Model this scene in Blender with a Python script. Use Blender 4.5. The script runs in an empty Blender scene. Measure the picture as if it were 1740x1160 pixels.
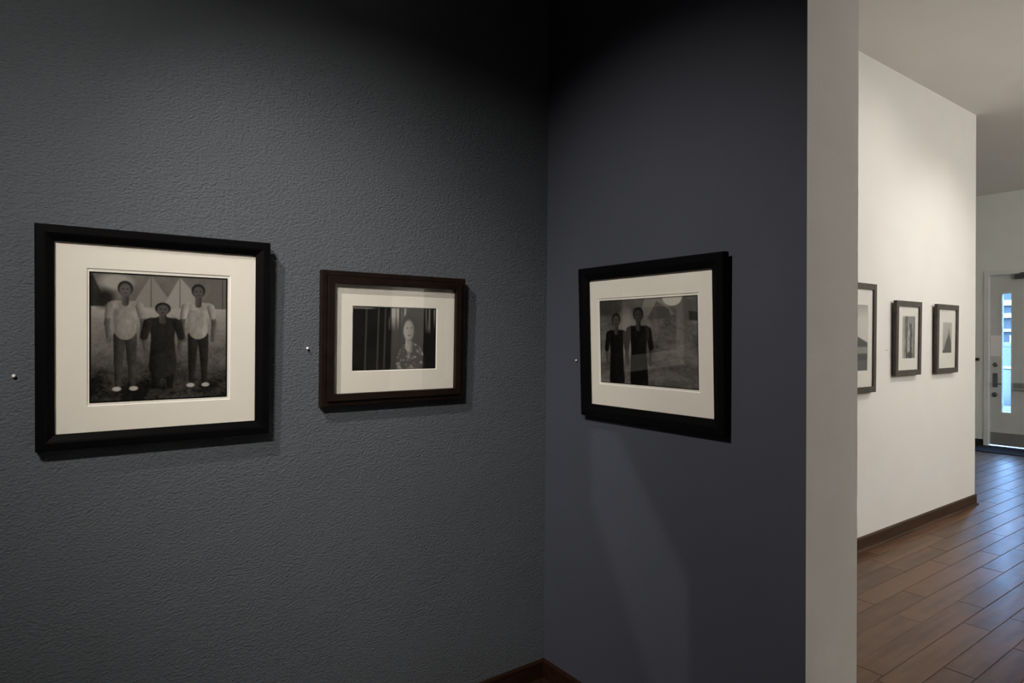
import bpy, math, random
import numpy as np
from mathutils import Vector, Matrix

# ------------------------------------------------------------------ camera
sc = bpy.context.scene
C = sc.collection
F_PX, YAW, PITCH, ROLL = 1076.18, 0.6270, -0.0040, 0.0011
CAM = Vector((-1.6561, -2.0431, 1.42))
fw = Vector((math.sin(YAW) * math.cos(PITCH), math.cos(YAW) * math.cos(PITCH), math.sin(PITCH)))
rt = Vector((math.cos(YAW), -math.sin(YAW), 0))
up = rt.cross(fw)
r2 = rt * math.cos(ROLL) + up * math.sin(ROLL)
u2 = -rt * math.sin(ROLL) + up * math.cos(ROLL)
cam_data = bpy.data.cameras.new('camera')
cam = bpy.data.objects.new('camera', cam_data)
C.objects.link(cam)
cam_data.sensor_width = 36.0
cam_data.lens = F_PX * 36.0 / 1740.0
cam_data.clip_start = 0.05
cam_data.clip_end = 200
M4 = Matrix((r2, u2, -fw)).transposed().to_4x4()
M4.translation = CAM
cam.matrix_world = M4
sc.camera = cam

# ------------------------------------------------------------------ view, world, light
sc.view_settings.view_transform = 'Standard'
sc.view_settings.look = 'None'
sc.view_settings.gamma = 1.0
sc.view_settings.use_curve_mapping = False
sc.view_settings.exposure = 0.0
sc.cycles.use_denoising = True
sc.cycles.use_adaptive_sampling = False
sc.cycles.max_bounces = 10
sc.cycles.diffuse_bounces = 6
sc.cycles.transparent_max_bounces = 12
sc.cycles.blur_glossy = 0.25

world = bpy.data.worlds.new('overcast_sky')
sc.world = world
world.use_nodes = True
wb = world.node_tree.nodes['Background']
wb.inputs[0].default_value = (0.27, 0.53, 1.0, 1)
wb.inputs[1].default_value = 72.0

WARM = (1.0, 0.905, 0.80)
SOFT = (1.0, 0.945, 0.885)


def spot(name, loc, aim, power, size, blend, radius=0.02, col=WARM):
    d = bpy.data.lights.new(name, 'SPOT')
    d.energy = power
    d.spot_size = math.radians(size)
    d.spot_blend = blend
    d.shadow_soft_size = radius
    d.color = col
    o = bpy.data.objects.new(name, d)
    C.objects.link(o)
    o.location = loc
    o.rotation_euler = (Vector(aim) - Vector(loc)).to_track_quat('-Z', 'Y').to_euler()
    return o


def portal(name, loc, sx, sy):
    d = bpy.data.lights.new(name, 'AREA')
    d.shape = 'RECTANGLE'
    d.size, d.size_y = sx, sy
    d.cycles.is_portal = True
    o = bpy.data.objects.new(name, d)
    C.objects.link(o)
    o.location = loc
    o.rotation_euler = (0, math.radians(90), 0)      # -Z points to -X, into the room
    return o


H = 3.345            # ceiling
L = 1.12             # length of the dark partition
T = 0.2834           # its thickness
YD = 0.0298          # plane of the white wall
XD = 4.7664          # where the white wall ends
XE = 8.4326          # far wall with the door
XW, YB, YN = -4.5, -6.0, 3.0
AT = 0.0115          # the dark left wall leans in by this per metre of height


def ya(z):           # face of the left wall at height z
    return -AT * (z - 1.42)


# lamp heads: (location, aim, watts, cone, blend)
LAMPS = [
    ('A', (-2.44, -2.05, 3.02), (-1.45, 0.0, 1.12), 130, 62, 1.0),
    ('A', (-2.68, -2.05, 3.02), (-0.96, 0.0, 1.16), 156, 40, 1.0),
    ('B', (-2.20, -0.92, 3.02), (0.0, -0.47, 0.80), 186, 66, 1.0),
    ('D', (3.05, -1.45, 3.20), (2.75, 0.03, 1.35), 46, 112, 1.0),
    ('D', (4.15, -1.45, 3.20), (3.95, 0.03, 1.20), 64, 88, 1.0),
    ('K', (2.75, -4.30, 3.10), (2.60, -6.0, 1.5), 330, 70, 1.0),
]
FILL_LAMPS = [((4.0, -3.5, 2.45), 150), ((6.9, -2.9, 2.45), 38)]     # added unseen fill lamps, brighten partition end, ceiling and far wall
PATCH_LAMP = ((-1.15, -2.05, 3.02), (0.0, -0.62, 0.62))       # added masked lamp, stands in for light reflected off another frame's glass
spot('lamp_beam', PATCH_LAMP[0], PATCH_LAMP[1], 110, 50, 0.2, radius=0.0005, col=WARM)
for i, (k, a, b, w, s, bl) in enumerate(LAMPS):
    spot('lamp_beam', a, b, w, s, bl, col=WARM if k in 'AB' else SOFT)

portal('door_glass_daylight', (XE + 0.06, 0.8755, 1.245), 1.56, 0.098)
for (loc_, w_) in FILL_LAMPS:  # light sources of the added fill lamps
    d_ = bpy.data.lights.new('fill_bulb', 'POINT')
    d_.energy = w_
    d_.shadow_soft_size = 0.06
    d_.color = SOFT
    o_ = bpy.data.objects.new('fill_bulb', d_)
    C.objects.link(o_)
    o_.location = loc_

# ------------------------------------------------------------------ materials
MATS = {}


def nt_mat(name):
    m = bpy.data.materials.new(name)
    m.use_nodes = True
    nt = m.node_tree
    nt.nodes.clear()
    out = nt.nodes.new('ShaderNodeOutputMaterial')
    MATS[name] = m
    return m, nt, out


def N(nt, t, **kw):
    n = nt.nodes.new(t)
    for k, v in kw.items():
        if k in n.inputs:
            n.inputs[k].default_value = v
        else:
            setattr(n, k, v)
    return n


def mat(name, col, rough=0.5, spec=0.5, metal=0.0, var=0.0, vscale=8.0, bump=0.0, bscale=100.0,
        bdist=0.001, stretch=(1, 1, 1), detail=4.0, coat=0.0, brough=0.6):
    m, nt, out = nt_mat(name)
    b = N(nt, 'ShaderNodeBsdfPrincipled')
    b.inputs['Base Color'].default_value = (*col, 1)
    b.inputs['Roughness'].default_value = rough
    b.inputs['Specular IOR Level'].default_value = spec
    b.inputs['Metallic'].default_value = metal
    if coat:
        b.inputs['Coat Weight'].default_value = coat
        b.inputs['Coat Roughness'].default_value = 0.15
    nt.links.new(b.outputs[0], out.inputs[0])
    tc = N(nt, 'ShaderNodeTexCoord')
    mp = N(nt, 'ShaderNodeMapping')
    mp.inputs['Scale'].default_value = stretch
    nt.links.new(tc.outputs['Object'], mp.inputs[0])
    if var:
        n = N(nt, 'ShaderNodeTexNoise', Scale=vscale, Detail=5.0)
        nt.links.new(mp.outputs[0], n.inputs['Vector'])
        r = N(nt, 'ShaderNodeMapRange')
        r.inputs['From Min'].default_value = 0.3
        r.inputs['From Max'].default_value = 0.7
        r.inputs['To Min'].default_value = 1 - var
        r.inputs['To Max'].default_value = 1 + var
        nt.links.new(n.outputs[0], r.inputs['Value'])
        mx = N(nt, 'ShaderNodeVectorMath', operation='SCALE')
        mx.inputs[0].default_value = col
        nt.links.new(r.outputs[0], mx.inputs['Scale'])
        nt.links.new(mx.outputs[0], b.inputs['Base Color'])
    if bump:
        n = N(nt, 'ShaderNodeTexNoise', Scale=bscale, Detail=detail, Roughness=brough)
        nt.links.new(mp.outputs[0], n.inputs['Vector'])
        bp = N(nt, 'ShaderNodeBump', Strength=bump, Distance=bdist)
        nt.links.new(n.outputs[0], bp.inputs['Height'])
        nt.links.new(bp.outputs[0], b.inputs['Normal'])
    return m


mat('dark_paint', (0.092, 0.107, 0.126), 0.72, 0.25, var=0.04, vscale=3, bump=0.85, bscale=150, bdist=0.006,
    stretch=(0.75, 1, 1.15), detail=3)
mat('dark_paint_smooth', (0.060, 0.068, 0.092), 0.75, 0.2, var=0.03, vscale=3, bump=0.25, bscale=110, bdist=0.002)
mat('back_paint', (0.030, 0.031, 0.035), 0.8, 0.1, var=0.03, vscale=3)
mat('white_paint', (0.80, 0.79, 0.76), 0.75, 0.2, var=0.012, vscale=4, bump=0.25, bscale=90, bdist=0.002)
mat('end_paint', (0.80, 0.80, 0.765), 0.75, 0.2, var=0.03, vscale=6, bump=0.3, bscale=70, bdist=0.002)
mat('ceiling_paint', (0.79, 0.78, 0.75), 0.85, 0.1, var=0.015, vscale=3)
mat('far_paint', (0.83, 0.87, 0.83), 0.75, 0.2, var=0.02, vscale=4, bump=0.2, bscale=80, bdist=0.002)
mat('door_paint', (0.62, 0.65, 0.63), 0.5, 0.4, var=0.03, vscale=9)
mat('door_trim_paint', (0.78, 0.81, 0.78), 0.5, 0.4, var=0.03, vscale=9)
mat('kick_metal', (0.34, 0.34, 0.33), 0.45, 0.5, metal=0.6, var=0.06, vscale=14)
mat('steel', (0.22, 0.22, 0.225), 0.3, 0.5, metal=0.9, var=0.04, vscale=20)
mat('bright_steel', (0.60, 0.60, 0.59), 0.35, 0.5, metal=0.7, var=0.04, vscale=20)
mat('dark_steel', (0.10, 0.10, 0.10), 0.4, 0.5, metal=0.6, var=0.04, vscale=20)
mat('paper_white', (0.90, 0.90, 0.88), 0.7, 0.3, var=0.02, vscale=12)
mat('black_rubber', (0.012, 0.012, 0.014), 0.9, 0.2, var=0.2, vscale=60, bump=0.5, bscale=250, bdist=0.003)
mat('black_lacquer', (0.003, 0.003, 0.0035), 0.40, 0.06, var=0.1, vscale=20, bump=0.04, bscale=60, bdist=0.001)
mat('dark_walnut', (0.011, 0.0065, 0.005), 0.42, 0.12, var=0.35, vscale=26, stretch=(1, 1, 1), bump=0.15, bscale=180, bdist=0.0008)
mat('grey_walnut', (0.070, 0.061, 0.052), 0.5, 0.2, var=0.25, vscale=30, bump=0.1, bscale=160, bdist=0.0008)
mat('mat_board', (0.80, 0.775, 0.725), 0.85, 0.15, var=0.01, vscale=30, bump=0.06, bscale=500, bdist=0.0004)
mat('mat_core', (0.92, 0.90, 0.86), 0.8, 0.15, var=0.01, vscale=30)
mat('print_paper', (0.83, 0.81, 0.77), 0.7, 0.2, var=0.01, vscale=30)
mat('backing', (0.16, 0.12, 0.08), 0.9, 0.1, var=0.05, vscale=30)
mat('pin_plastic', (0.90, 0.89, 0.86), 0.3, 0.5, var=0.02, vscale=200)
mat('trim_wood', (0.052, 0.028, 0.016), 0.45, 0.15, var=0.35, vscale=9, stretch=(0.35, 4, 4), bump=0.1, bscale=60, bdist=0.001)
mat('trim_dark', (0.020, 0.0085, 0.005), 0.5, 0.12, var=0.3, vscale=9, stretch=(0.35, 4, 4))
mat('underlay', (0.012, 0.009, 0.007), 0.9, 0.1, var=0.1, vscale=20)
mat('black_metal', (0.02, 0.02, 0.02), 0.45, 0.4, var=0.05, vscale=30)
mat('asphalt', (0.020, 0.020, 0.021), 0.9, 0.2, var=0.15, vscale=3)
mat('concrete', (0.060, 0.060, 0.059), 0.9, 0.2, var=0.08, vscale=3)
mat('facade_paint', (0.015, 0.016, 0.017), 0.8, 0.2, var=0.1, vscale=2)
mat('facade_band', (0.13, 0.13, 0.128), 0.8, 0.2, var=0.05, vscale=2)
mat('facade_glass', (0.012, 0.0125, 0.013), 0.1, 0.6, var=0.1, vscale=2)
mat('car_paint', (0.006, 0.0065, 0.008), 0.2, 0.6, var=0.05, vscale=2)
mat('car_chrome', (0.16, 0.16, 0.16), 0.2, 0.6, var=0.03, vscale=5)
mat('car_glass', (0.003, 0.003, 0.0035), 0.05, 0.8, var=0.05, vscale=2)
mat('tyre', (0.015, 0.015, 0.015), 0.8, 0.2, var=0.1, vscale=20)


def glass_mat(name, ior, rough):
    m, nt, out = nt_mat(name)
    fr = N(nt, 'ShaderNodeFresnel')
    # same reflectance from both sides of the sheet
    ge = N(nt, 'ShaderNodeNewGeometry')
    io = N(nt, 'ShaderNodeMapRange')
    io.inputs['To Min'].default_value = ior
    io.inputs['To Max'].default_value = 1.0 / ior
    nt.links.new(ge.outputs['Backfacing'], io.inputs['Value'])
    nt.links.new(io.outputs[0], fr.inputs['IOR'])
    # faint procedural unevenness of the sheet
    tc = N(nt, 'ShaderNodeTexCoord')
    nz = N(nt, 'ShaderNodeTexNoise', Scale=3.0)
    nt.links.new(tc.outputs['Object'], nz.inputs['Vector'])
    bp = N(nt, 'ShaderNodeBump', Strength=0.02, Distance=0.002)
    nt.links.new(nz.outputs[0], bp.inputs['Height'])
    tr = N(nt, 'ShaderNodeBsdfTransparent')
    tr.inputs[0].default_value = (0.97, 0.98, 0.975, 1)
    gl = N(nt, 'ShaderNodeBsdfGlossy')
    gl.inputs['Roughness'].default_value = rough
    nt.links.new(bp.outputs[0], gl.inputs['Normal'])
    mx = N(nt, 'ShaderNodeMixShader')
    nt.links.new(fr.outputs[0], mx.inputs[0])
    nt.links.new(tr.outputs[0], mx.inputs[1])
    nt.links.new(gl.outputs[0], mx.inputs[2])
    nt.links.new(mx.outputs[0], out.inputs[0])
    return m


glass_mat('glazing', 1.60, 0.0)     # both surfaces of the sheet together
glass_mat('window_glass', 1.5, 0.0)

# printed photographs: tone comes from a colour attribute
m, nt, out = nt_mat('photo_print')
b = N(nt, 'ShaderNodeBsdfPrincipled', Roughness=0.55)
b.inputs['Specular IOR Level'].default_value = 0.05
at = N(nt, 'ShaderNodeVertexColor')
at.layer_name = 'tone'
nt.links.new(at.outputs[0], b.inputs['Base Color'])
nt.links.new(b.outputs[0], out.inputs[0])

# oak planks: hand scraped, each plank a little different
m, nt, out = nt_mat('plank_wood')
b = N(nt, 'ShaderNodeBsdfPrincipled')
b.inputs['Specular IOR Level'].default_value = 0.33
nt.links.new(b.outputs[0], out.inputs[0])
tc = N(nt, 'ShaderNodeTexCoord')
oi = N(nt, 'ShaderNodeObjectInfo')
geo = N(nt, 'ShaderNodeNewGeometry')
off = N(nt, 'ShaderNodeVectorMath', operation='MULTIPLY_ADD')
off.inputs[1].default_value = (17.0, 31.0, 5.0)
nt.links.new(oi.outputs['Random'], off.inputs[0])
nt.links.new(geo.outputs['Position'], off.inputs[2])
mp = N(nt, 'ShaderNodeMapping')
mp.inputs['Scale'].default_value = (1.4, 15.0, 1.0)
nt.links.new(off.outputs[0], mp.inputs[0])
g = N(nt, 'ShaderNodeTexNoise', Scale=1.5, Detail=2.0, Roughness=0.5)
nt.links.new(mp.outputs[0], g.inputs['Vector'])
mp2 = N(nt, 'ShaderNodeMapping')
mp2.inputs['Scale'].default_value = (5.0, 9.0, 1.0)
nt.links.new(off.outputs[0], mp2.inputs[0])
g2 = N(nt, 'ShaderNodeTexNoise', Scale=1.3, Detail=2.0)
nt.links.new(mp2.outputs[0], g2.inputs['Vector'])
add = N(nt, 'ShaderNodeMath', operation='MULTIPLY_ADD')
add.inputs[1].default_value = 0.35
nt.links.new(g2.outputs[0], add.inputs[0])
nt.links.new(g.outputs[0], add.inputs[2])
rnd = N(nt, 'ShaderNodeMath', operation='MULTIPLY_ADD')
rnd.inputs[1].default_value = 0.34
nt.links.new(oi.outputs['Random'], rnd.inputs[0])
nt.links.new(add.outputs[0], rnd.inputs[2])
ramp = N(nt, 'ShaderNodeValToRGB')
el = ramp.color_ramp.elements
el[0].position, el[0].color = 0.42, (0.046, 0.022, 0.011, 1)
el[1].position, el[1].color = 1.0, (0.135, 0.068, 0.036, 1)
mid = ramp.color_ramp.elements.new(0.74)
mid.color = (0.086, 0.042, 0.022, 1)
nt.links.new(rnd.outputs[0], ramp.inputs[0])
nt.links.new(ramp.outputs[0], b.inputs['Base Color'])
rr = N(nt, 'ShaderNodeMapRange')
rr.inputs['To Min'].default_value = 0.27
rr.inputs['To Max'].default_value = 0.37
nt.links.new(g2.outputs[0], rr.inputs['Value'])
nt.links.new(rr.outputs[0], b.inputs['Roughness'])
mp3 = N(nt, 'ShaderNodeMapping')
mp3.inputs['Scale'].default_value = (9.0, 14.0, 1.0)
nt.links.new(off.outputs[0], mp3.inputs[0])
g3 = N(nt, 'ShaderNodeTexNoise', Scale=1.0, Detail=2.0)
nt.links.new(mp3.outputs[0], g3.inputs['Vector'])
bp = N(nt, 'ShaderNodeBump', Strength=0.3, Distance=0.004)
nt.links.new(g3.outputs[0], bp.inputs['Height'])
nt.links.new(bp.outputs[0], b.inputs['Normal'])


# ------------------------------------------------------------------ mesh helpers
class MB:
    def __init__(s):
        s.v, s.f, s.mi = [], [], []

    def poly(s, pts, mi=0):
        n = len(s.v)
        s.v += [tuple(p) for p in pts]
        s.f.append(tuple(range(n, n + len(pts))))
        s.mi.append(mi)
        return s

    def hexa(s, p, mi=0):        # p: 4 bottom (ccw from above) + 4 top
        n = len(s.v)
        s.v += [tuple(q) for q in p]
        for f in ((3, 2, 1, 0), (4, 5, 6, 7), (0, 1, 5, 4), (1, 2, 6, 5), (2, 3, 7, 6), (3, 0, 4, 7)):
            s.f.append(tuple(n + i for i in f))
            s.mi.append(mi)
        return s

    def box(s, x0, x1, y0, y1, z0, z1, mi=0):
        return s.hexa([(x0, y0, z0), (x1, y0, z0), (x1, y1, z0), (x0, y1, z0),
                       (x0, y0, z1), (x1, y0, z1), (x1, y1, z1), (x0, y1, z1)], mi)

    def cbox(s, x0, x1, y0, y1, z0, z1, c):     # box with chamfered vertical & top edges
        def ring(i, z):
            return [(x0 + i, y0 + i, z), (x1 - i, y0 + i, z), (x1 - i, y1 - i, z), (x0 + i, y1 - i, z)]
        n = len(s.v)
        for i, z in ((0, z0), (0, z1 - c), (c, z1)):
            s.v += ring(i, z)
        s.f.append((n + 3, n + 2, n + 1, n)); s.mi.append(0)
        for k in (0, 4):
            for j in range(4):
                a, b_ = n + k + j, n + k + (j + 1) % 4
                s.f.append((a, b_, b_ + 4, a + 4)); s.mi.append(0)
        s.f.append((n + 8, n + 9, n + 10, n + 11)); s.mi.append(0)
        return s

    def lathe(s, prof, seg=20, axis='y', org=(0, 0, 0), mi=0):
        # prof: (r, h); axis: direction of h
        n = len(s.v)
        for r, h in prof:
            for k in range(seg):
                a = 2 * math.pi * k / seg
                c_, d_ = r * math.cos(a), r * math.sin(a)
                p = {'y': (c_, h, d_), 'z': (c_, d_, h), 'x': (h, c_, d_)}[axis]
                s.v.append((p[0] + org[0], p[1] + org[1], p[2] + org[2]))
        m_ = len(prof)
        for i in range(m_ - 1):
            for k in range(seg):
                a, b_ = n + i * seg + k, n + i * seg + (k + 1) % seg
                s.f.append((a, b_, b_ + seg, a + seg)); s.mi.append(mi)
        s.f.append(tuple(n + k for k in range(seg))); s.mi.append(mi)
        s.f.append(tuple(n + (m_ - 1) * seg + k for k in range(seg))); s.mi.append(mi)
        return s

    def prism(s, pts, y0, y1, mi=0):     # polygon in (x,z) swept along y
        n = len(s.v)
        k = len(pts)
        s.v += [(p[0], y0, p[1]) for p in pts] + [(p[0], y1, p[1]) for p in pts]
        s.f.append(tuple(range(n, n + k))); s.mi.append(mi)
        s.f.append(tuple(range(n + 2 * k - 1, n + k - 1, -1))); s.mi.append(mi)
        for i in range(k):
            j = (i + 1) % k
            s.f.append((n + i, n + i + k, n + j + k, n + j)); s.mi.append(mi)
        return s

    def build(s, name, mats, parent=None, smooth=False, fix=True):
        me = bpy.data.meshes.new(name)
        me.from_pydata(s.v, [], s.f)
        if isinstance(mats, str):
            mats = [mats]
        for q in mats:
            me.materials.append(MATS[q])
        for p, i in zip(me.polygons, s.mi):
            p.material_index = i
        if fix:
            import bmesh
            bm = bmesh.new()
            bm.from_mesh(me)
            bmesh.ops.recalc_face_normals(bm, faces=bm.faces[:])
            bm.to_mesh(me)
            bm.free()
        if smooth:
            for p in me.polygons:
                p.use_smooth = True
            try:
                me.set_sharp_from_angle(angle=math.radians(40))
            except Exception:
                pass
        o = bpy.data.objects.new(name, me)
        C.objects.link(o)
        if parent:
            o.parent = parent
        return o


def struct(o):
    o['kind'] = 'structure'
    return o


def tag(o, label, cat, group=None):
    o['label'] = label
    o['category'] = cat
    if group:
        o['group'] = group
    return o


def thing(name, label, cat, loc, rot=(0, 0, 0), group=None):
    o = bpy.data.objects.new(name, None)
    C.objects.link(o)
    o.empty_display_size = 0.05
    o.location = loc
    o.rotation_euler = rot
    return tag(o, label, cat, group)


# ------------------------------------------------------------------ room shell
# dark left wall, slightly out of plumb
b_ = MB()
y0, y1 = ya(0), ya(H)
b_.hexa([(XW, y0, 0), (0, y0, 0), (0, y0 + 0.15, 0), (XW, y0 + 0.15, 0),
         (XW, y1, H), (0, y1, H), (0, y1 + 0.15, H), (XW, y1 + 0.15, H)])
struct(b_.build('wall_left', 'dark_paint'))

# dark partition stub: painted dark towards the left wall, pale on its end and its right side
b_ = MB()
b_.poly([(0, 0.1, 0), (0, -L, 0), (0, -L, H), (0, 0.1, H)], 0)
b_.poly([(0, -L, 0), (T, -L, 0), (T, -L, H), (0, -L, H)], 1)
b_.poly([(T, -L, 0), (T, 0.1, 0), (T, 0.1, H), (T, -L, H)], 2)
b_.poly([(T, 0.1, 0), (0, 0.1, 0), (0, 0.1, H), (T, 0.1, H)], 2)
b_.poly([(0, 0.1, 0), (T, 0.1, 0), (T, -L, 0), (0, -L, 0)], 2)
b_.poly([(0, 0.1, H), (0, -L, H), (T, -L, H), (T, 0.1, H)], 2)
struct(b_.build('wall_partition', ['dark_paint_smooth', 'end_paint', 'white_paint']))

b_ = MB()
b_.box(T, XD, YD, YD + 0.18, 0, H)
struct(b_.build('wall_right', 'white_paint'))
b_ = MB()
b_.box(XD - 0.18, XD, YD + 0.18, YN, 0, H)
struct(b_.build('wall_return', 'white_paint'))

# far wall around the door; the upper boarding stands a little proud
DY0, DY1, DZ = 0.135, 1.062, 2.272      # door opening
b_ = MB()
E0, E1 = XE, XE + 0.16
b_.box(E0, E1, DY1, YN, 0, 2.85)
b_.box(E0, E1, DY0, DY1, DZ, 2.85)
b_.box(E0, E1, YB, DY0, 0, 2.85)
b_.box(E0 - 0.006, E1, YB, YN, 2.85, H)
struct(b_.build('wall_far', 'far_paint'))

b_ = MB()
b_.box(XW, 2.1, YB - 0.15, YB, 0, H, 0)
b_.box(2.1, XE + 0.16, YB - 0.15, YB, 0, H, 1)
struct(b_.build('wall_back', ['back_paint', 'white_paint']))
b_ = MB()
b_.box(XW - 0.15, XW, YB - 0.15, 0.2, 0, H)
struct(b_.build('wall_side', 'back_paint'))
b_ = MB()
b_.box(XD - 0.18, XE + 0.16, YN, YN + 0.15, 0, H)
struct(b_.build('wall_alcove', 'far_paint'))
b_ = MB()
b_.box(XW - 0.15, XE + 0.16, YB - 0.15, YN + 0.15, H, H + 0.15)
struct(b_.build('ceiling', 'ceiling_paint'))


def baseboard(name, p0, p1, nrm, h=0.09, th=0.012, shoe=True, m='trim_wood'):
    # p0,p1 on the wall face (plan); nrm points into the room
    d = Vector((p1[0] - p0[0], p1[1] - p0[1]))
    ln = d.length
    d /= ln
    n = Vector(nrm)
    root = bpy.data.objects.new(name, None)
    me = MB()
    prof = [(0, 0.0), (th, 0.0), (th, h - 0.008), (th - 0.004, h - 0.001), (th - 0.006, h), (0, h)]

    def sweep(mb, pr):
        k = len(pr)
        s0 = len(mb.v)
        for q in (p0, p1):
            for (a, z) in pr:
                mb.v.append((q[0] + n.x * a, q[1] + n.y * a, z))
        for i in range(k):
            j = (i + 1) % k
            mb.f.append((s0 + i, s0 + j, s0 + k + j, s0 + k + i)); mb.mi.append(0)
        mb.f.append(tuple(s0 + i for i in range(k))); mb.mi.append(0)
        mb.f.append(tuple(s0 + k + i for i in range(k))); mb.mi.append(0)
        return mb
    o = sweep(me, prof).build(name, m)
    struct(o)
    if shoe:
        r = 0.017
        q = [(th, 0)] + [(th + r * math.cos(a), r * math.sin(a)) for a in [i * math.pi / 10 for i in range(6)]]
        sweep(MB(), q).build('shoe_moulding', m, o, smooth=False)
    return o


baseboard('baseboard_left', (XW, ya(0.05)), (0, ya(0.05)), (0, -1), h=0.09, m='trim_dark')
baseboard('baseboard_partition', (0, ya(0.05) - 0.0), (0, -L), (-1, 0), h=0.09, m='trim_dark')
baseboard('baseboard_right', (T, YD), (XD + 0.012, YD), (0, -1))
baseboard('baseboard_return', (XD, YD), (XD, YN), (1, 0))
baseboard('baseboard_far', (XE, 1.122), (XE, YN), (-1, 0), h=0.086, shoe=False, m='black_metal')
baseboard('baseboard_far_right', (XE, YB), (XE, 0.07), (-1, 0), h=0.086, shoe=False, m='black_metal')

# ------------------------------------------------------------------ plank floor
b_ = MB()
b_.box(XW - 0.15, XE + 0.16, YB - 0.15, YN + 0.15, -0.10, -0.014)
floor = struct(b_.build('floor', 'underlay'))
PW = 0.1195
ROW0 = -0.085
random.seed(11)
known = {1: [3.20], 2: [2.914], 3: [2.23, 3.385], 4: [1.87, 3.033], 5: [1.178, 2.324], 6: [2.04], 7: [1.47]}


def plank(mb, x0, x1, yl, yh):
    gp = 0.0013
    dz = random.uniform(-0.0006, 0.0006)
    mb.cbox(x0 + gp, x1 - gp, yl + gp, yh - gp, -0.014, dz, 0.0016)


def row_cuts(xa, xb, k):
    cuts = sorted(known.get(k, []))
    if not cuts:
        cuts = [xa + random.uniform(0.2, 1.0)]
    cs = [c for c in cuts]
    x = cs[0]
    while x > xa + 0.35:
        x -= random.uniform(0.5, 1.15)
        cs.insert(0, x)
    # fill the wide spans between the known joints only where they are very long
    x = cs[-1]
    while x < xb:
        x += random.uniform(0.55, 1.2)
        cs.append(x)
    cs = [c for c in cs if xa + 0.12 < c < xb - 0.12]
    return [xa] + cs + [xb]


rest = MB()
nplank = 0
for k in range(-26, 50):
    yh = ROW0 - (k - 1) * PW - PW
    yh, yl = ROW0 - k * PW, ROW0 - (k + 1) * PW
    spans = []
    if yl > YD:
        if yh > YN:
            continue
        spans = [(XD, XE - 0.0)]
        near = yl < 1.35
    elif yh > -L:
        spans = [(XW, 0.0), (T, XE)]
        near = True
    else:
        if yl < YB:
            continue
        spans = [(XW, XE)]
        near = yh > -1.75
    for (xa, xb) in spans:
        cs = row_cuts(xa, xb, k)
        for i in range(len(cs) - 1):
            xm = (cs[i] + cs[i + 1]) / 2
            vis = near and cs[i + 1] > 0.5 and (xm > -0.2)
            if vis and nplank < 290:
                mb = MB()
                plank(mb, cs[i], cs[i + 1], yl, yh)
                mb.build('plank', 'plank_wood', floor)
                nplank += 1
            else:
                plank(rest, cs[i], cs[i + 1], yl, yh)
rest_o = rest.build('plank_field', 'plank_wood', floor)
rest_o['kind'] = 'stuff'


# ------------------------------------------------------------------ printed pictures (flat tone painting)
class Canvas:
    def __init__(s, nx, ny, asp, base=0.2, seed=1):
        s.nx, s.ny = nx, ny
        x = np.linspace(0, 1, nx)
        y = np.linspace(0, 1, ny)
        s.X, s.Y = np.meshgrid(x, y)
        s.asp = asp                     # height / width
        s.I = np.full((ny, nx), float(base))
        s.rng = np.random.RandomState(seed)

    def put(s, mask, v):
        s.I = s.I * (1 - mask) + v * mask

    def noise(s, cx, cy):
        g = s.rng.rand(cy + 2, cx + 2)
        u = s.X * cx
        v = s.Y * cy
        i = np.floor(u).astype(int); j = np.floor(v).astype(int)
        fx = u - i; fy = v - j
        fx = fx * fx * (3 - 2 * fx); fy = fy * fy * (3 - 2 * fy)
        a = g[j, i] * (1 - fx) + g[j, i + 1] * fx
        c = g[j + 1, i] * (1 - fx) + g[j + 1, i + 1] * fx
        return a * (1 - fy) + c * fy

    def fbm(s, cx, cy, o=4):
        t = 0; a = 1; n = 0
        for k in range(o):
            t = t + a * s.noise(cx * 2 ** k, cy * 2 ** k); n += a; a *= 0.6
        return t / n

    def ell(s, cx, cy, rx, ry, v, soft=0.25, rot=0):
        dx, dy = s.X - cx, (s.Y - cy)
        c, d = math.cos(rot), math.sin(rot)
        u = (dx * c + dy * s.asp * d) / rx
        w = (-dx * d + dy * s.asp * c) / (ry * s.asp)
        r = np.sqrt(u * u + w * w)
        s.put(np.clip((1 - r) / soft + 0.5, 0, 1), v)

    def pol(s, pts, v, soft=0.006):
        # convex polygon, ccw
        m_ = np.full_like(s.X, 1e9)
        k = len(pts)
        for i in range(k):
            x0, y0 = pts[i]; x1, y1 = pts[(i + 1) % k]
            nx_, ny_ = -(y1 - y0), (x1 - x0)
            l_ = math.hypot(nx_, ny_) or 1
            m_ = np.minimum(m_, ((s.X - x0) * nx_ + (s.Y - y0) * ny_) / l_)
        s.put(np.clip(m_ / soft + 0.5, 0, 1), v)

    def limb(s, x0, y0, x1, y1, r0, r1, v, soft=0.006, sh=1.0):
        dx, dy = x1 - x0, (y1 - y0) * s.asp
        l2 = dx * dx + dy * dy
        t = np.clip(((s.X - x0) * dx + (s.Y - y0) * s.asp * dy) / l2, 0, 1)
        d = np.hypot(s.X - x0 - t * dx, (s.Y - y0) * s.asp - t * dy)
        side = ((s.X - x0) * dy - (s.Y - y0) * s.asp * dx) / math.sqrt(l2) / (r0 + (r1 - r0) * t)
        fold = 1 + 0.5 * (s.fbm(34, 16, 2) - 0.5)
        s.put(np.clip((r0 + (r1 - r0) * t - d) / soft + 0.5, 0, 1), v * np.clip(1 - sh * (0.42 * side + 0.2 * side * side), 0.25, 1.5) * fold)

    def border(s, w):
        d = np.minimum(np.minimum(s.X, 1 - s.X), np.minimum(s.Y, 1 - s.Y) * s.asp)
        s.put(np.clip((w - d) / 0.004 + 0.5, 0, 1), 0.008)


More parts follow.
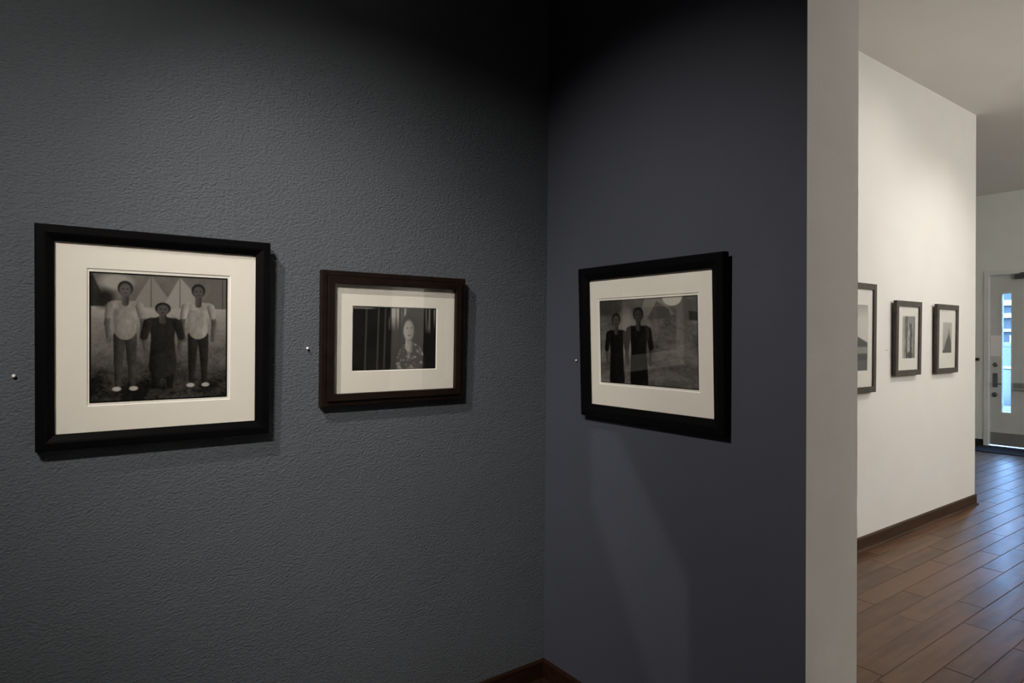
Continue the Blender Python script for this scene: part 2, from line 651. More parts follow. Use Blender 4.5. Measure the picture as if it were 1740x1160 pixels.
def figure(c, x, y0, h, shirt, legs, skin, hair, shoe, coat=False, w=1.0):
    # an upright standing person, arms at the sides, seen from afar
    k = h * c.asp * w
    P = lambda u, v: (x + u * k, y0 + v * h)

    def lim(a, b2, r0, r1, v, sh=1.0):
        c.limb(*P(*a), *P(*b2), r0 * k, r1 * k, v, 0.008, sh)
    for s_ in (-1, 1):
        lim((s_ * 0.042, 0.50), (s_ * 0.052, 0.27), 0.050, 0.036, legs)
        lim((s_ * 0.052, 0.27), (s_ * 0.056, 0.05), 0.036, 0.022, legs)
        c.ell(*P(s_ * 0.066, 0.025), 0.034 * k, 0.020 * h, shoe, 0.35)
        lim((s_ * 0.118, 0.77), (s_ * 0.140, 0.62), 0.026, 0.021, skin)
        lim((s_ * 0.140, 0.62), (s_ * 0.128, 0.49), 0.021, 0.016, skin)
        c.ell(*P(s_ * 0.126, 0.465), 0.020 * k, 0.026 * h, skin, 0.4)
    if coat:
        lim((0, 0.60), (0, 0.30), 0.088, 0.105, shirt)
    lim((-0.088, 0.785), (0.088, 0.785), 0.036, 0.036, shirt, 0.0)
    lim((0, 0.72), (0, 0.55), 0.100, 0.082, shirt, 0.5)
    lim((-0.055, 0.775), (0.055, 0.775), 0.030, 0.030, shirt, 0.0)
    for s_ in (-1, 1):
        lim((s_ * 0.112, 0.775), (s_ * (0.140 if coat else 0.128), 0.62 if coat else 0.69), 0.034, 0.030, shirt)
    lim((0, 0.80), (0, 0.87), 0.028, 0.028, skin * 0.8)
    c.ell(*P(0.0, 0.935), 0.060 * k, 0.066 * h, hair, 0.2)
    c.ell(*P(0.0, 0.920), 0.045 * k, 0.058 * h, skin, 0.4)
    for s_ in (-1, 1):
        c.ell(*P(s_ * 0.018, 0.928), 0.009 * k, 0.006 * h, skin * 0.3, 0.8)
    c.ell(*P(0.0, 0.890), 0.014 * k, 0.005 * h, skin * 0.4, 0.8)


def tents(c, base, top, items):
    for (x0, xp, x1, v) in items:
        c.pol([(x0, base), (x1, base), (x1 - (x1 - xp) * 0.05, base + (top - base) * 0.25), (xp, top)], v, 0.008)
        c.pol([(xp - 0.004, base), (xp + 0.004, base), (xp + 0.003, top), (xp - 0.003, top)], v * 0.45, 0.006)


def pic_field():
    c = Canvas(236, 240, 1.03, 0.3, 3)
    g = c.fbm(6, 10)
    ground = 0.04 + 0.30 * np.clip((c.Y - 0.1) / 0.65, 0, 1) ** 1.4 + (g - 0.5) * 0.16 + (c.fbm(60, 70, 2) - 0.5) * 0.06
    c.I = np.clip(ground, 0.015, 1)
    sky = np.clip((c.Y - 0.735) / 0.02, 0, 1)
    c.put(sky, 0.12 + 0.08 * c.fbm(10, 6))
    tents(c, 0.74, 0.99, [(0.28, 0.42, 0.56, 0.24), (0.50, 0.63, 0.80, 0.30), (0.76, 0.96, 1.2, 0.15), (-0.1, 0.02, 0.10, 0.05)])
    c.ell(0.18, 0.93, 0.11, 0.06, 0.34, 0.6)
    c.ell(0.10, 0.80, 0.07, 0.07, 0.03, 0.8)
    figure(c, 0.24, 0.08, 0.86, 0.26, 0.060, 0.13, 0.016, 0.45)
    figure(c, 0.77, 0.09, 0.85, 0.30, 0.030, 0.11, 0.016, 0.45)
    figure(c, 0.505, 0.06, 0.72, 0.030, 0.018, 0.10, 0.012, 0.05, True, 1.3)
    c.I += (c.fbm(80, 80, 2) - 0.5) * 0.02
    c.border(0.012)
    return c


def pic_interior():
    c = Canvas(190, 130, 0.68, 0.02, 5)
    c.I = np.clip(0.012 + 0.02 * c.fbm(4, 4), 0, 1)
    st = c.noise(46, 2)
    cur = np.clip((c.X - 0.40) / 0.02, 0, 1) * np.clip((0.63 - c.X) / 0.02, 0, 1) * np.clip((c.Y - 0.62) / 0.25, 0, 1)
    c.put(cur * np.clip((st - 0.35) * 2.5, 0, 1), 0.42)
    cur = np.clip((c.X - 0.84) / 0.02, 0, 1) * np.clip((c.Y - 0.58) / 0.1, 0, 1)
    c.put(cur * np.clip((st - 0.3) * 2, 0, 1), 0.22)
    for x in (0.15, 0.29, 0.37):
        c.pol([(x - 0.02, 0), (x - 0.002, 0), (x + 0.012, 1), (x - 0.006, 1)], 0.085, 0.01)
    c.put(np.clip((c.Y - 0.96) / 0.02, 0, 1) * np.clip((0.28 - c.X) / 0.1, 0, 1), 0.25)
    # plain half length sitter turned to the camera
    pat = 0.05 + 0.28 * np.clip((c.fbm(26, 20, 2) - 0.42) * 2.4, 0, 1)
    X0 = c.I.copy()
    c.ell(0.68, 0.10, 0.185, 0.36, 1.0, 0.10)
    mk = np.clip((c.I - 0.9) / 0.1, 0, 1)
    c.I = X0 * (1 - mk) + pat * mk
    c.limb(0.66, 0.36, 0.66, 0.56, 0.045, 0.042, 0.30)
    c.ell(0.67, 0.70, 0.098, 0.235, 0.016, 0.15)
    c.ell(0.655, 0.635, 0.064, 0.165, 0.30 + 0.16 * np.clip((0.68 - c.X) * 10, -1, 1), 0.30)
    c.ell(0.635, 0.675, 0.013, 0.012, 0.12, 0.8)
    c.ell(0.69, 0.675, 0.013, 0.012, 0.12, 0.8)
    c.ell(0.662, 0.555, 0.020, 0.012, 0.13, 0.8)
    c.ell(0.662, 0.615, 0.012, 0.018, 0.32, 0.8)
    c.border(0.006)
    return c


def pic_camp():
    c = Canvas(186, 130, 0.69, 0.2, 8)
    g = c.fbm(7, 9)
    c.I = np.clip(0.15 + (g - 0.5) * 0.22 + (c.fbm(50, 50, 2) - 0.5) * 0.07, 0.02, 1)
    c.put(np.clip((c.Y - 0.80) / 0.03, 0, 1), 0.05 + 0.16 * c.fbm(14, 8) * np.clip(c.X * 1.6, 0.2, 1))
    c.pol([(0.45, 0.80), (0.80, 0.80), (0.66, 0.99), (0.50, 1.0)], 0.20)
    c.pol([(0.52, 0.76), (0.76, 0.76), (0.74, 0.86), (0.62, 0.96)], 0.10)
    c.ell(0.77, 1.0, 0.095, 0.10, 0.50, 0.15)
    c.pol([(0.80, 0.75), (1.02, 0.73), (1.02, 0.93), (0.86, 0.98)], 0.13)
    c.pol([(0.92, 0.74), (1.02, 0.73), (1.02, 0.82), (0.92, 0.84)], 0.05)
    c.ell(0.32, 0.62, 0.12, 0.22, 0.24, 0.8)
    figure(c, 0.19, -0.28, 1.12, 0.012, 0.008, 0.085, 0.007, 0.02, True, 1.05)
    figure(c, 0.43, -0.30, 1.20, 0.010, 0.008, 0.060, 0.006, 0.02, True, 1.1)
    c.I += (c.fbm(70, 60, 2) - 0.5) * 0.015
    c.border(0.006)
    return c


def pic_hill():
    c = Canvas(70, 90, 1.0, 0.6, 2)
    c.I = 0.62 - 0.25 * np.clip((c.Y - 0.8) * 5, 0, 1) + 0.05 * c.fbm(5, 5)
    c.put(np.clip((0.58 - 0.25 * np.abs(c.X - 0.45) - c.Y) / 0.02, 0, 1), 0.045)
    c.put(np.clip((0.37 - c.Y) / 0.015, 0, 1), 0.30)
    c.put(np.clip((0.27 - c.Y) / 0.015, 0, 1), 0.035)
    c.put(np.clip((0.17 - c.Y) / 0.02, 0, 1), 0.11)
    return c


def pic_forest():
    c = Canvas(64, 90, 1.53, 0.3, 4)
    c.I = np.clip(0.05 + 0.75 * (c.fbm(7, 5, 3) - 0.25), 0.02, 0.6)
    for x, w, v in ((0.1, 0.05, 0.5), (0.34, 0.05, 0.05), (0.45, 0.035, 0.55), (0.66, 0.07, 0.03), (0.85, 0.05, 0.35)):
        c.limb(x, 0, x + 0.03, 1, w, w * 0.7, v, 0.05)
    c.ell(0.6, 0.08, 0.25, 0.08, 0.03, 0.5)
    c.ell(0.7, 0.92, 0.3, 0.09, 0.30, 0.5)
    return c


def pic_spire():
    c = Canvas(60, 80, 1.37, 0.5, 6)
    c.I = 0.36 + 0.12 * c.Y + 0.04 * c.fbm(4, 4)
    c.pol([(0.06, 0), (1.0, 0), (0.96, 0.35), (0.80, 0.60), (0.66, 0.62), (0.36, 0.36)], 0.085, 0.03)
    c.pol([(0.62, 0.55), (0.80, 0.55), (0.73, 0.72), (0.68, 0.72)], 0.09, 0.03)
    c.ell(0.705, 0.75, 0.03, 0.035, 0.09, 0.4)
    c.pol([(0.0, 0), (0.2, 0), (0.12, 0.1), (0.0, 0.09)], 0.03, 0.03)
    return c


def photo_mesh(name, cv, x0, x1, z0, z1, y, parent):
    nx, ny = cv.nx, cv.ny
    co = np.zeros((ny, nx, 3))
    co[..., 0] = x0 + cv.X * (x1 - x0)
    co[..., 1] = y
    co[..., 2] = z0 + cv.Y * (z1 - z0)
    idx = np.arange(nx * ny).reshape(ny, nx)
    fs = np.stack([idx[:-1, :-1], idx[:-1, 1:], idx[1:, 1:], idx[1:, :-1]], -1).reshape(-1, 4)
    me = bpy.data.meshes.new(name)
    me.from_pydata(co.reshape(-1, 3).tolist(), [], fs.tolist())
    at_ = me.color_attributes.new('tone', 'FLOAT_COLOR', 'POINT')
    v = np.clip(1.05 * np.clip(cv.I, 0.004, 0.95) ** 1.18, 0.004, 0.9).reshape(-1)
    col = np.stack([v * 1.0, v * 0.955, v * 0.895, np.ones_like(v)], -1)
    at_.data.foreach_set('color', col.astype(np.float32).reshape(-1))
    me.materials.append(MATS['photo_print'])
    o = bpy.data.objects.new(name, me)
    C.objects.link(o)
    o.parent = parent
    return o


# ------------------------------------------------------------------ framed prints
def rails(W, Hh, prof, m, parent, y_flip=-1):
    k = len(prof)

    def corner(cx, cz, t):       # cx,cz in {-1,1}
        return (cx * (W / 2 - t), Hh / 2 + cz * (Hh / 2 - t))
    for (a, b2) in (((-1, 1), (1, 1)), ((1, 1), (1, -1)), ((1, -1), (-1, -1)), ((-1, -1), (-1, 1))):
        mb = MB()
        for q in (a, b2):
            for (t, w) in prof:
                x, z = corner(q[0], q[1], t)
                mb.v.append((x, -w, z))
        for i in range(k):
            j = (i + 1) % k
            mb.f.append((i, j, k + j, k + i)); mb.mi.append(0)
        mb.f.append(tuple(range(k))); mb.mi.append(0)
        mb.f.append(tuple(range(k, 2 * k))); mb.mi.append(0)
        mb.build('frame_rail', m, parent)


def ring(mb, o, w0, i, w1, mi=0):       # rectangles (x0,x1,z0,z1) at outward heights w0,w1
    oc = [(o[0], -w0, o[2]), (o[1], -w0, o[2]), (o[1], -w0, o[3]), (o[0], -w0, o[3])]
    ic = [(i[0], -w1, i[2]), (i[1], -w1, i[2]), (i[1], -w1, i[3]), (i[0], -w1, i[3])]
    for a in range(4):
        c_ = (a + 1) % 4
        mb.poly([oc[a], oc[c_], ic[c_], ic[a]], mi)


PROF_BLACK = [(0, 0.0), (0, 0.025), (0.003, 0.029), (0.020, 0.030), (0.025, 0.0285), (0.0395, 0.0195), (0.0405, 0.0185), (0.0405, 0.0145),
              (0.034, 0.0145), (0.034, 0.0)]
PROF_STEP = [(0, 0.0), (0, 0.022), (0.002, 0.024), (0.0155, 0.024), (0.0165, 0.0225), (0.0178, 0.0225), (0.0185, 0.031), (0.020, 0.032),
             (0.040, 0.031), (0.0415, 0.029), (0.0415, 0.0145), (0.036, 0.0145), (0.036, 0.0)]
PROF_WIDE = [(0, 0.0), (0, 0.026), (0.003, 0.030), (0.024, 0.030), (0.044, 0.0215), (0.046, 0.0195), (0.046, 0.0145),
             (0.040, 0.0145), (0.040, 0.0)]
PROF_SLIM = [(0, 0.0), (0, 0.0205), (0.0015, 0.022), (0.038, 0.022), (0.0395, 0.0205), (0.0395, 0.0145), (0.033, 0.0145), (0.033, 0.0)]


def framed_print(name, label, pos, rotz, lean, W, Hh, prof, m, win, img, cv, roll=0.0, recess=0.0, bevel=0.002, group=None, off=0.0):
    """pos: point on the wall under the frame's bottom centre.  win/img: rectangles in frame coordinates
    (x from the centre, z from the bottom)."""
    nx_, ny_ = math.sin(rotz), -math.cos(rotz)          # outward from the wall
    pos = (pos[0] + nx_ * off, pos[1] + ny_ * off, pos[2])
    root = thing(name, label, 'picture', pos, (lean, roll, rotz), group)
    if off:
        for sx in (-1, 1):
            mb = MB()
            mb.lathe([(0.006, 0.0), (0.006, off * 0.7), (0.0045, off)], 12, 'y', (sx * (W / 2 - 0.025), 0, 0.012))
            mb.build('bumper', 'black_rubber', root, smooth=True)
    rails(W, Hh, prof, m, root)
    t = prof[-1][0] + 0.0004
    out = (-W / 2 + t, W / 2 - t, t, Hh - t)
    r = recess
    mb = MB()
    mb.box(out[0], out[1], -(0.0075 + r), -0.001, out[2], out[3])
    mb.build('backing_board', 'backing', root)
    # mat with a bevelled window
    inn = (win[0] + bevel, win[1] - bevel, win[2] + bevel, win[3] - bevel)
    mb = MB()
    ring(mb, out, 0.0115 + r, win, 0.0115 + r, 0)
    ring(mb, win, 0.0115 + r, inn, 0.0093 + r, 1)
    ring(mb, inn, 0.0093 + r, out, 0.0093 + r, 0)
    ring(mb, out, 0.0093 + r, out, 0.0115 + r, 0)
    mb.build('mat_board', ['mat_board', 'mat_core'], root)
    mb = MB()
    mb.box(out[0] + 0.01, out[1] - 0.01, -(0.0090 + r), -(0.0078 + r), out[2] + 0.01, out[3] - 0.01)
    pp = mb.build('print_paper', 'print_paper', root)
    photo_mesh('photograph', cv, img[0], img[1], img[2], img[3], -(0.0092 + r), pp)
    mb = MB()
    mb.poly([(out[0], -(0.0138 + r), out[2]), (out[1], -(0.0138 + r), out[2]), (out[1], -(0.0138 + r), out[3]), (out[0], -(0.0138 + r), out[3])])
    mb.build('glazing', 'glazing', root, fix=False)
    return root


def pushpin(loc, rotz, label, big=1.0):
    root = thing('pushpin', label, 'pin', loc, (0, 0, rotz), 'pins beside the framed prints')
    s_ = big
    mb = MB()
    r_ = 0.0045 * s_
    mb.lathe([(0.0012 * s_, -0.0025)] + [(r_ * math.sin(a_), -0.0068 + 0.0040 * math.cos(a_)) for a_ in [math.pi * k_ / 9 for k_ in range(1, 8)]]
             + [(r_ * 0.45, -0.0106), (r_ * 0.30, -0.0101)], 20)
    mb.build('head', 'pin_plastic', root, smooth=True)
    mb = MB()
    mb.lathe([(0.0005, 0.004), (0.0008, -0.0030)], 8)
    mb.build('needle', 'steel', root)
    return root


D2R = math.radians
# 1: big square black frame
z0, z1, xc, W, Hh = 1.131, 1.714, -1.4065, 0.575, 0.581
X = lambda x: x - xc
Z = lambda z: z - z0
framed_print('framed_print', 'large black frame with cream mat, photograph of three people standing before tents, on dark wall',
             (xc, ya(z0), z0), 0, D2R(1.7), W, Hh, PROF_BLACK, 'black_lacquer',
             (X(-1.584), X(-1.229), Z(1.2395), Z(1.607)), (X(-1.5785), X(-1.2370), Z(1.2475), Z(1.5985)), pic_field(), off=0.008)
# 2: brown stepped frame
z0, z1, xc, W, Hh = 1.198, 1.643, -0.684, 0.540, 0.445
XS = 0.002
framed_print('framed_print', 'dark brown stepped wooden frame with cream mat and small dark indoor portrait of one sitter',
             (xc - XS, ya(z0), z0), 0, D2R(1.7), W, Hh, PROF_STEP, 'dark_walnut',
             (X(-0.846), X(-0.5255), Z(1.3105), Z(1.5310)), (X(-0.8435), X(-0.5280), Z(1.3130), Z(1.5285)), pic_interior(), off=0.004)
# 3: black frame on the partition
z0, z1, yc, W, Hh = 1.131, 1.684, -0.565, 0.640, 0.553
Yv = lambda y: yc - y
framed_print('framed_print', 'black frame with cream mat, photograph of two dark figures and tents, on partition wall',
             (0, yc, z0), D2R(-90), D2R(1.9), W, Hh, PROF_WIDE, 'black_lacquer',
             (Yv(-0.330), Yv(-0.784), Z(1.2525), Z(1.568)), (Yv(-0.338), Yv(-0.777), Z(1.2605), Z(1.560)), pic_camp(), roll=D2R(0.25))
# white wall
xc, z0 = 2.597, 1.062
framed_print('framed_print', 'tall grey-brown frame with photograph of dark hill, half hidden behind partition end',
             (xc, YD, z0), 0, D2R(0.4), 0.580, 0.732, PROF_SLIM, 'grey_walnut',
             (X(2.40), X(2.785), Z(1.209), Z(1.650)), (X(2.402), X(2.783), Z(1.211), Z(1.648)), pic_hill(), off=0.012)
xc, z0 = 3.392, 1.158
framed_print('framed_print', 'grey-brown frame on white wall with busy vertical black and white print, between two others',
             (xc, YD, z0), 0, D2R(0.6), 0.418, 0.540, PROF_SLIM, 'grey_walnut',
             (X(3.306), X(3.514), Z(1.278), Z(1.590)), (X(3.309), X(3.511), Z(1.281), Z(1.587)), pic_forest(), off=0.012)
xc, z0 = 4.088, 1.155
framed_print('framed_print', 'grey-brown frame with small pale print of spired silhouette, nearest white wall corner',
             (xc, YD, z0), 0, D2R(0.6), 0.418, 0.540, PROF_SLIM, 'grey_walnut',
             (X(4.011), X(4.191), Z(1.310), Z(1.556)), (X(4.014), X(4.188), Z(1.313), Z(1.553)), pic_spire(), off=0.012)

pushpin((-1.737, ya(1.325), 1.325), 0, 'white round-headed pin on dark wall beside large black frame')
pushpin((-0.993, ya(1.389), 1.389), 0, 'white round-headed pin on dark wall just left of brown frame', 0.95)
pushpin((0, -0.193, 1.337), D2R(-90), 'white round-headed pin on partition wall beside black frame', 0.85)
pushpin((3.105, YD, 1.343), 0, 'tiny white pin on white wall between half hidden and busy prints', 0.7)
pushpin((3.805, YD, 1.332), 0, 'tiny white pin on white wall between busy and spired prints', 0.7)

# ------------------------------------------------------------------ far door
door = bpy.data.objects.new('door_1', None)
C.objects.link(door)
door.location = (XE, 0.6, 0)
struct(door)
GX = 0.02


def dbox(name, y0, y1, z0, z1, x0, x1, m, parent=None, c=None):
    mb = MB()
    mb.box(x0, x1, y0 - 0.6, y1 - 0.6, z0, z1)
    return mb.build(name, m, parent or door)


gy0, gy1, gz0, gz1 = 0.826, 0.925, 0.462, 2.025
mb = MB()
dy0, dy1, dz0, dz1 = 0.140, 1.056, 0.022, 2.265
for (a, b2, c_, d_) in ((dy0, gy0, dz0, dz1), (gy1, dy1, dz0, dz1), (gy0, gy1, dz0, gz0), (gy0, gy1, gz1, dz1)):
    mb.box(0.035, 0.080, a - 0.6, b2 - 0.6, c_, d_)
leaf = mb.build('door_leaf', 'door_paint', door)
# casing
for (n_, a, b2, c_, d_) in (('casing', 1.062, 1.112, 0.0, 2.325), ('casing', 0.084, 0.135, 0.0, 2.325), ('casing', 0.135, 1.062, 2.272, 2.325)):
    dbox(n_, a, b2, c_, d_, -0.014, 0.0, 'door_trim_paint')
for (a, b2, c_, d_) in ((1.058, 1.062, 0, 2.272), (0.135, 0.139, 0, 2.272), (0.135, 1.062, 2.268, 2.272)):
    dbox('jamb', a, b2, c_, d_, -0.001, 0.155, 'door_trim_paint')
mb = MB()
for (a, b2, c_, d_) in ((gy0 - 0.008, gy0, gz0 - 0.008, gz1 + 0.008), (gy1, gy1 + 0.008, gz0 - 0.008, gz1 + 0.008),
                        (gy0, gy1, gz0 - 0.008, gz0), (gy0, gy1, gz1, gz1 + 0.008)):
    mb.box(0.030, 0.0349, a - 0.6, b2 - 0.6, c_, d_)
mb.build('glass_bead', 'door_trim_paint', leaf)
mb = MB()
for (a, b2, c_, d_) in ((gy0, gy0 + 0.003, gz0, gz1), (gy1 - 0.003, gy1, gz0, gz1), (gy0, gy1, gz0, gz0 + 0.003), (gy0, gy1, gz1 - 0.003, gz1)):
    mb.box(0.035, 0.080, a - 0.6, b2 - 0.6, c_, d_)
mb.build('dark_reveal_liner', 'dark_steel', leaf)  # added liner, its dark colour tones down the sky-lit reveal
mb = MB()
mb.poly([(0.056, gy0 - 0.6, gz0), (0.056, gy0 - 0.6, gz1), (0.056, gy1 - 0.6, gz1), (0.056, gy1 - 0.6, gz0)])
mb.build('glass_pane', 'window_glass', leaf, fix=False)
dbox('kick_plate', 0.15, 1.046, 0.03, 0.191, 0.032, 0.0349, 'kick_metal', leaf)
dbox('paper_notice', 0.930, 1.050, 1.199, 1.473, 0.0335, 0.0349, 'paper_white', leaf)


def rosette(yc_, zc_, r, m='steel', depth=0.018):
    mb_ = MB()
    mb_.lathe([(r, 0.0349), (r, 0.0349 - depth * 0.4), (r * 0.8, 0.0349 - depth * 0.7), (r * 0.55, 0.0349 - depth * 0.75), (r * 0.5, 0.0349 - depth)],
              18, 'x', (0, yc_ - 0.6, zc_))
    return mb_.build('deadbolt', m, leaf, smooth=True)


rosette(0.998, 1.086, 0.030)
rosette(1.005, 0.690, 0.033)
lock = dbox('lock_plate', 0.972, 1.024, 0.787, 0.973, 0.028, 0.0349, 'steel', leaf)
mb = MB()
mb.lathe([(0.011, 0.028), (0.011, -0.025)], 12, 'x', (0, 0.995 - 0.6, 0.836))
mb.box(-0.034, -0.020, 0.905 - 0.6, 1.006 - 0.6, 0.826, 0.846)
mb.build('lever_handle', 'steel', leaf)
# exit bar: dark housing with a bright rounded rim
bar = dbox('exit_bar', 0.20, 0.783, 0.785, 0.853, -0.030, 0.0, 'kick_metal', leaf)
mb = MB()
rim = [(0.20, 0.857)] + [(0.775 + 0.016 * math.cos(a), 0.841 + 0.016 * math.sin(a)) for a in [math.pi / 2 - i * math.pi / 8 for i in range(5)]] \
    + [(0.775 + 0.016 * math.cos(a), 0.797 + 0.016 * math.sin(a)) for a in [-i * math.pi / 8 for i in range(5)]] + [(0.20, 0.781)]
for (p_, q_) in zip(rim[:-1], rim[1:]):
    dv = Vector((q_[0] - p_[0], q_[1] - p_[1])).normalized()
    nv = Vector((dv.y, -dv.x)) * 0.008
    pts = [(p_[0] - nv.x, p_[1] - nv.y), (q_[0] - nv.x, q_[1] - nv.y), (q_[0] + nv.x, q_[1] + nv.y), (p_[0] + nv.x, p_[1] + nv.y)]
    mb.hexa([(-0.036, u - 0.6, v) for (u, v) in pts] + [(-0.004, u - 0.6, v) for (u, v) in pts])
mb.build('bar_rim', 'bright_steel', leaf)
for yy in (0.24, 0.72):
    dbox('mount', yy, yy + 0.05, 0.785, 0.853, -0.008, 0.0349, 'dark_steel', leaf)
dbox('door_closer', 0.43, 0.775, 2.205, 2.262, -0.03, 0.0349, 'dark_steel', leaf)
mb = MB()
mb.box(-0.030, -0.018, 0.45 - 0.6, 0.72 - 0.6, 2.270, 2.282)
mb.build('closer_arm', 'dark_steel', leaf)
dbox('threshold', 0.139, 1.058, 0.0, 0.010, -0.005, 0.155, 'dark_steel')

# black mat in front of the door, and the small brown ledge by the corner
mb = MB()
mb.cbox(7.85, 8.41, 0.05, 1.9, 0.0012, 0.010, 0.004)
tag(mb.build('door_mat', 'black_rubber'), 'black rubber mat lying on the planks before the grey door', 'mat')
mb = MB()
mb.box(XE - 0.05, XE, 1.165, 1.75, 1.135, 1.172)
tag(mb.build('wall_ledge', 'trim_wood'), 'narrow brown wooden ledge on far wall beside the grey door', 'ledge')


# ------------------------------------------------------------------ track lights above the frame
def track(name, p0, p1, label):
    mb_ = MB()
    x0, x1 = sorted((p0[0], p1[0]))
    y0_, y1_ = sorted((p0[1], p1[1]))
    mb_.box(x0 - 0.018, x1 + 0.018, y0_ - 0.018, y1_ + 0.018, H - 0.03, H)
    return tag(mb_.build(name, 'black_metal'), label, 'track')


track('light_track', (-3.6, -2.05), (-0.6, -2.05), 'black lamp track on ceiling along the dark left wall')
track('light_track', (-2.20, -1.4), (-2.20, -0.4), 'short black lamp track on ceiling facing the partition')
track('light_track', (1.4, -1.45), (4.7, -1.45), 'black lamp track on ceiling along the white wall')
track('light_track', (2.4, -4.3), (4.4, -4.3), 'black lamp track on ceiling along the opposite wall')
WHERE = ['large black frame', 'brown stepped frame', 'partition', 'tall half hidden frame', 'frame nearest the white corner',
         'opposite white wall']
for wh, (k, a, aim, w, s_, bl) in zip(WHERE, LAMPS):
    root = thing('track_lamp', 'black can lamp hung from ceiling track, aimed at the ' + wh, 'lamp', (a[0], a[1], H - 0.03), (0, 0, 0),
                 'track lamps')
    d = (Vector(aim) - Vector(a)).normalized()
    q = d.to_track_quat('-Z', 'Y').to_euler()
    mb = MB()
    # open can behind the light point: wall and closed back
    mb.lathe([(0.040, -0.005), (0.040, 0.09), (0.022, 0.12)], 20, 'z')
    mb.f = mb.f[:-2] + [mb.f[-1]]
    mb.mi = mb.mi[:len(mb.f)]
    can = mb.build('can', 'black_metal', root, smooth=True)
    can.location = (0, 0, a[2] - (H - 0.03))
    can.rotation_euler = q
    mb = MB()
    bk = Vector((0, 0, a[2] - (H - 0.03))) - d * 0.115
    mb.lathe([(0.008, bk.z), (0.008, 0.0)], 10, 'z', (bk.x, bk.y, 0))
    mb.box(min(bk.x, 0) - 0.02, max(bk.x, 0) + 0.02, min(bk.y, 0) - 0.016, max(bk.y, 0) + 0.016, -0.02, 0.0)
    mb.build('stem', 'black_metal', root)

for wh, ((px_, py_, pz_), w_) in zip(('in the middle of the front room', 'nearer the far door wall'), FILL_LAMPS):  # bodies for the added lamps that fill the front room with light
    root = thing('fill_pendant', 'added unseen fill lamp, glass globe pendant on black cord, ' + wh, 'lamp', (px_, py_, H))
    mb = MB()
    mb.lathe([(0.05, 0.0), (0.05, -0.02), (0.012, -0.03)], 20, 'z')
    mb.build('ceiling_rose', 'black_metal', root, smooth=True)
    mb = MB()
    mb.lathe([(0.004, -0.03), (0.004, pz_ - H + 0.15)], 8, 'z')
    mb.build('cord', 'black_metal', root)
    mb = MB()
    mb.lathe([(0.010, pz_ - H + 0.15), (0.022, pz_ - H + 0.14), (0.022, pz_ - H + 0.085), (0.015, pz_ - H + 0.075)], 16, 'z')
    mb.build('socket', 'black_metal', root, smooth=True)
    mb = MB()
    mb.lathe([(0.11 * math.sin(a_), pz_ - H + 0.11 * math.cos(a_)) for a_ in [math.pi * k_ / 16 for k_ in range(2, 16)]], 28, 'z')
    mb.f = mb.f[:-2] + [mb.f[-1]]
    mb.mi = mb.mi[:len(mb.f)]
    mb.build('globe', 'window_glass', root, smooth=True)

# added unseen lamp: masked can throws the slanted reflection patch on the partition
PATCH = [(-0.266, 1.079), (-0.273, 0.796), (-0.602, 0.177), (-0.734, 0.239), (-0.723, 0.644), (-0.382, 1.105)]
pl, pa = Vector(PATCH_LAMP[0]), Vector(PATCH_LAMP[1])
d = (pa - pl).normalized()
qm = d.to_track_quat('-Z', 'Y').to_matrix()
root = thing('added_patch_lamp', 'added unseen masked lamp making the reflected light patch below the partition frame', 'lamp', (pl.x, pl.y, H - 0.03))
mb = MB()
mb.lathe([(0.085, -0.105), (0.085, 0.06), (0.03, 0.12)], 24, 'z')
mb.f = mb.f[:-2] + [mb.f[-1]]
mb.mi = mb.mi[:len(mb.f)]
can = mb.build('can', 'black_metal', root, smooth=True)
can.location = (0, 0, pl.z - (H - 0.03))
can.rotation_euler = qm.to_euler()
hole = []
for (yy, zz) in PATCH:
    v = qm.transposed() @ (Vector((0, yy, zz)) - pl)
    v *= -0.1 / v.z
    hole.append(Vector((v.x, v.y, -0.1)))
outer = [Vector((0.0835 * math.cos(k * math.pi / 12), 0.0835 * math.sin(k * math.pi / 12), -0.1)) for k in range(24)]
from mathutils.geometry import tessellate_polygon
tris = tessellate_polygon([outer, hole])
mb = MB()
mb.v = [tuple(v) for v in outer + hole]
mb.f = [tuple(t) for t in tris]
mb.mi = [0] * len(mb.f)
pt = mb.build('patch_mask', 'black_metal', root)
pt.location = can.location
pt.rotation_euler = can.rotation_euler
bk = Vector((0, 0, pl.z - (H - 0.03))) - d * 0.115
mb = MB()
mb.lathe([(0.008, bk.z), (0.008, 0.0)], 10, 'z', (bk.x, bk.y, 0))
mb.box(min(bk.x, 0) - 0.02, max(bk.x, 0) + 0.02, min(bk.y, 0) - 0.016, max(bk.y, 0) + 0.016, -0.02, 0.0)
mb.build('stem', 'black_metal', root)

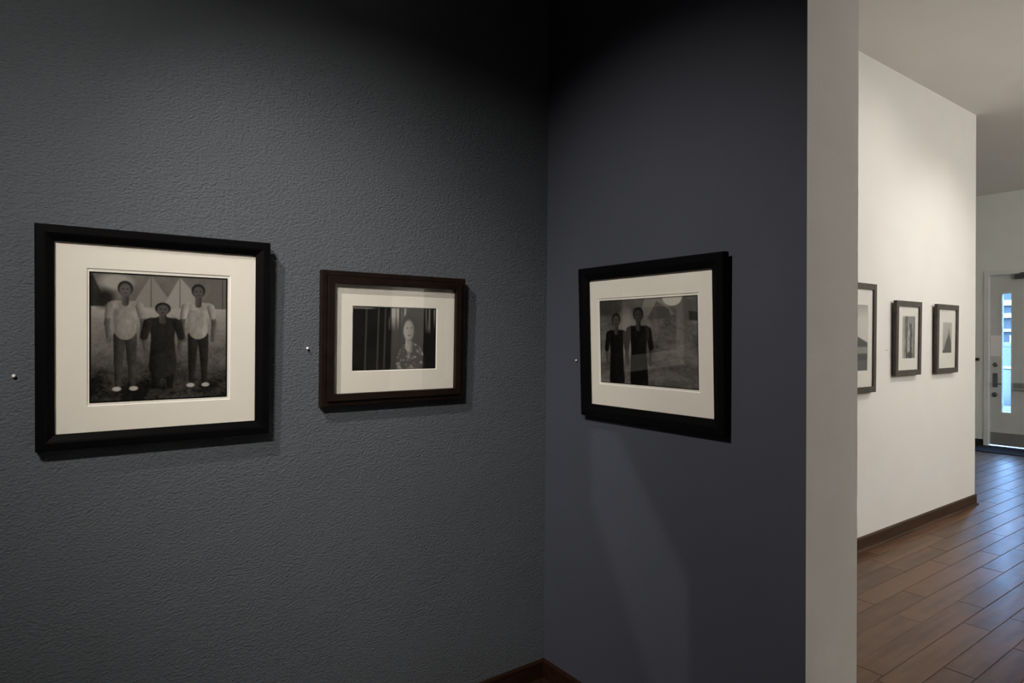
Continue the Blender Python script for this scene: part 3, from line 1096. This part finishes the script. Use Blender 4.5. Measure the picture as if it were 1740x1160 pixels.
# ------------------------------------------------------------------ street outside
mb = MB()
mb.box(XE + 0.16, 60, -40, 60, -0.3, -0.05)
struct(mb.build('ground', 'asphalt'))
mb = MB()
mb.box(XE + 0.16, 11.3, -40, 60, -0.05, 0.0)
struct(mb.build('pavement', 'concrete'))

bld = thing('street_building', 'low grey building with white bands across the street, seen through door glass', 'building', (22, 4, 0))
mb = MB()
mb.box(0, 6, -12, 14, -0.05, 5.0)
mb.build('facade', 'facade_paint', bld)
for (a, b2) in ((2.46, 2.62), (2.08, 2.22), (1.66, 1.74)):
    mb = MB()
    mb.box(-0.12, 0.0, -12, 14, a, b2)
    mb.build('band', 'facade_band', bld)
for yy in (-4, -1.2, 1.6, 4.4):
    mb = MB()
    mb.box(-0.03, 0.0, yy, yy + 1.9, 0.5, 1.55)
    mb.build('shop_window', 'facade_glass', bld)

car = thing('parked_car', 'dark car parked at the kerb, seen through the door glass', 'car', (13.0, 2.2, -0.05))
mb = MB()
low = [(-2.1, 0.35), (-2.12, 0.62), (-1.95, 0.80), (-1.1, 0.92), (1.6, 0.95), (2.1, 0.85), (2.15, 0.40), (1.9, 0.28), (-1.9, 0.28)]
mb.prism(low, -0.85, 0.85)
body = mb.build('body', 'car_paint', car)
mb = MB()
cab = [(-1.15, 0.93), (-0.45, 1.34), (0.75, 1.36), (1.45, 0.96)]
mb.prism(cab, -0.72, 0.72)
cabin = mb.build('cabin', 'car_glass', car)
mb = MB()
mb.prism([(-0.5, 1.335), (-0.45, 1.40), (0.72, 1.42), (0.82, 1.35)], -0.72, 0.72)
mb.build('roof', 'car_paint', car)
for yy in (-0.735, 0.70):
    mb = MB()
    mb.box(-1.15, 1.45, yy, yy + 0.03, 0.945, 0.985)
    mb.build('trim_strip', 'car_chrome', car)
    mb = MB()
    mb.box(-1.9, 1.9, yy * 1.17 - 0.01, yy * 1.17 + 0.02, 0.40, 0.47)
    mb.build('sill_strip', 'car_chrome', car)
for xx in (-1.3, 1.3):
    for yy in (-0.83, 0.65):
        mb = MB()
        mb.lathe([(0.2, yy), (0.31, yy), (0.31, yy + 0.18), (0.2, yy + 0.18)], 22, 'y', (xx, 0, 0.31))
        mb.build('wheel', 'tyre', car)
car.rotation_euler = (0, 0, math.radians(90))
